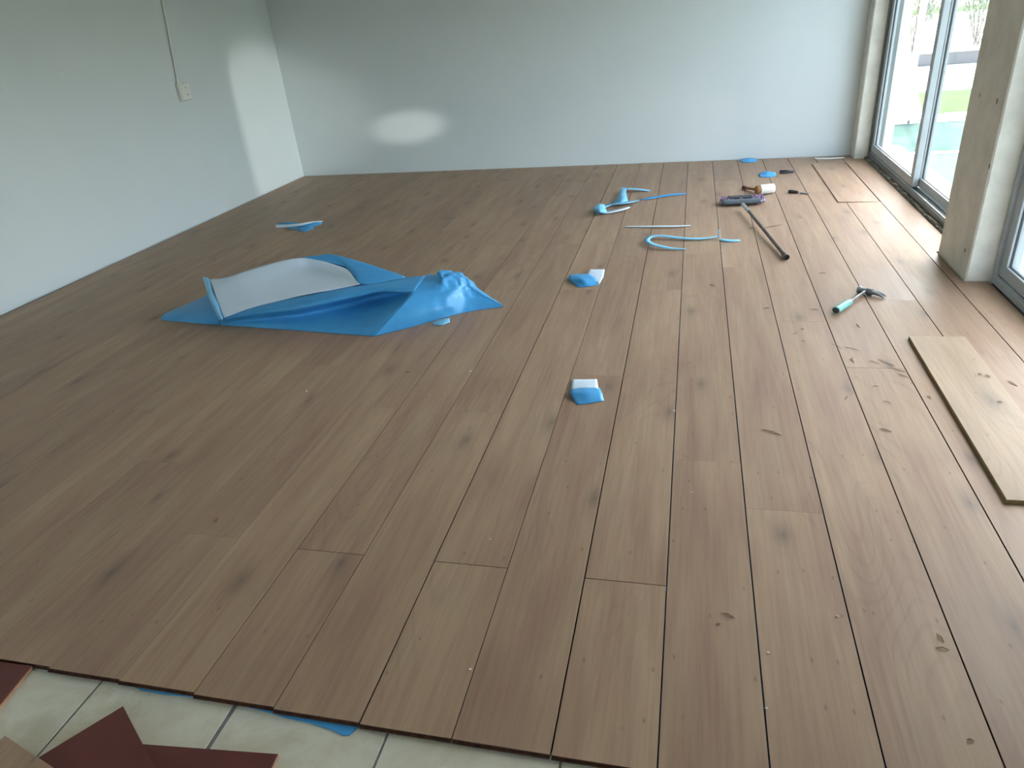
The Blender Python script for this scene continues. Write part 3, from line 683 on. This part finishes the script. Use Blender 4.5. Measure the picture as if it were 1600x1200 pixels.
# ------------------------------------------------------------------ splinters
def splinter(px, py, px2, py2, label, group, m=CHIP, wd=.004, bend=.0):
    a, c = fl(px, py), fl(px2, py2); mid = (a+c)/2; nrm = Vector((-(c-a).y, (c-a).x, 0)); mid += nrm*bend
    b = MB(); h = wd*.45
    b.tube([a+Vector((0, 0, h)), a.lerp(mid, .6)+Vector((0, 0, h+.002)), mid+Vector((0, 0, h+.003)), mid.lerp(c, .6)+Vector((0, 0, h+.001)), c+Vector((0, 0, h))], [wd*.3, wd*.9, wd, wd*.8, wd*.25], m, 6, squash=.45, smooth=False)
    return tag(b.build('wood_splinter'), label, 'splinter', group)
g1 = 'wood splinters scattered below the hammer'
for q, lab in (((1298, 537, 1316, 546), 'long curved shaving lying across the seam below the teal hammer grip'),
               ((1318, 542, 1343, 548), 'thick brown shaving just right of the curved one on the seam'),
               ((1333, 557, 1335, 568), 'short splinter pointing towards the camera under the thick shaving'),
               ((1360, 563, 1373, 569), 'stubby splinter left of the longest one beside the plank joint'),
               ((1372, 561, 1398, 572), 'longest splinter of the cluster, left of the loose pale plank'),
               ((1392, 575, 1415, 581), 'upper of two thin shavings crossing the seam by the loose pale plank'),
               ((1402, 584, 1420, 590), 'lower of two thin shavings crossing the seam by the loose pale plank'),
               ((1239, 523, 1246, 519), 'dark chip, leftmost of three specks left of the splinter cluster'),
               ((1252, 514, 1256, 516), 'speck of wood farthest back of three left of the splinter cluster'),
               ((1253, 532, 1258, 535), 'speck of wood nearest of three left of the splinter cluster'),
               ((1266, 484, 1279, 484), 'brown splinter just left of the teal hammer grip'),
               ((1338, 506, 1344, 513), 'faint chip on the plank right below the hammer grip'),
               ((1362, 604, 1374, 604), 'small flat chip just below the plank joint under the splinter cluster'), ((1320, 626, 1325, 618), 'small upright chip left of the seam below the splinter cluster'), ((1379, 627, 1393, 631), 'small slanted chip right of the upright one, nearest of the cluster'),
               ((1449, 618, 1455, 624), 'small reddish chip beside the long edge of the loose pale plank')):
    splinter(*q, lab, g1, bend=random.uniform(-.15, .15), wd=random.uniform(.002, .0032))
g2 = 'wood chips on the loose pale plank'
for q, lab in (((1526, 590, 1534, 592), 'left one of two neighbouring chips on the loose pale plank'), ((1538, 591, 1546, 596), 'right one of two neighbouring chips on the loose pale plank'),
               ((1574, 595, 1590, 604), 'curled shaving at the right frame edge beside the loose pale plank'), ((1556, 634, 1566, 635), 'single reddish chip lower down on the loose pale plank')):
    o = splinter(*q, lab, g2, wd=.003)
    if q[0] != 1574: o.location.z += .0152
for q, lab in (((1127, 958, 1148, 966), 'dark splinter in the foreground right of centre, largest one there'),
               ((1190, 671, 1222, 681), 'longest brown splinter midway between camera and hammer'),
               ((1463, 990, 1475, 1004), 'upper of two dark splinters near the bottom right corner'),
               ((1461, 1013, 1484, 1016), 'lower of two dark splinters near the bottom right corner'),
               ((1374, 670, 1394, 675), 'curved splinter right of the longest one'),
               ((338, 817, 341, 809), 'short dark splinter alone in the left foreground'),
               ((633, 583, 641, 581), 'tiny dark chip below the big blue sheet'),
               ((1168, 358, 1182, 356), 'brown chip touching the left of the broom pole'),
               ((1190, 357, 1222, 351), 'long thin shaving right of the broom pole'),
               ((1109, 445, 1118, 448), 'brown chip left of centre between foam scrap and hammer'),
               ((1192, 483, 1202, 481), 'brown chip midway between broom pole end and hammer grip'),
               ((1280, 427, 1291, 427), 'pale brown chip above the hammer head'),
               ((1120, 975, 1126, 975), 'tiny chip under the dark foreground splinter'),
               ((1510, 1156, 1522, 1158), 'small pale chip at the bottom right')):
    splinter(*q, lab, 'scattered wood splinters', wd=.0035 if q[1] < 900 else .0026, bend=random.uniform(-.08, .08))
for q, lab in (((1081, 771), 'white crumb on a plank right of the near foam scrap'), ((1200, 1021), 'white crumb beside the joint in the right foreground'), ((1308, 964), 'white crumb right of the dark foreground splinter'),
               ((479, 612), 'white crumb left of the seam below the blue sheet'), ((735, 581), 'white crumb below the right end of the blue sheet'), ((735, 1047), 'white crumb near the front edge of the planks'), ((766, 844), 'white crumb at the left foreground joint'), ((1053, 643), 'white crumb on the seam right of the near foam scrap'), ((1197, 1108), 'white crumb at the bottom right seam')):
    p = fl(*q); b = MB(); s = .0035 if q[1] > 700 else .0045
    b.tube([p+Vector((-s, 0, s*.5)), p+Vector((0, .001, s*.8)), p+Vector((s, 0, s*.5))], [s*.3, s*.8, s*.3], SPECK, 6, squash=.8)
    tag(b.build('crumb'), lab, 'crumb', 'white crumbs on the planks')
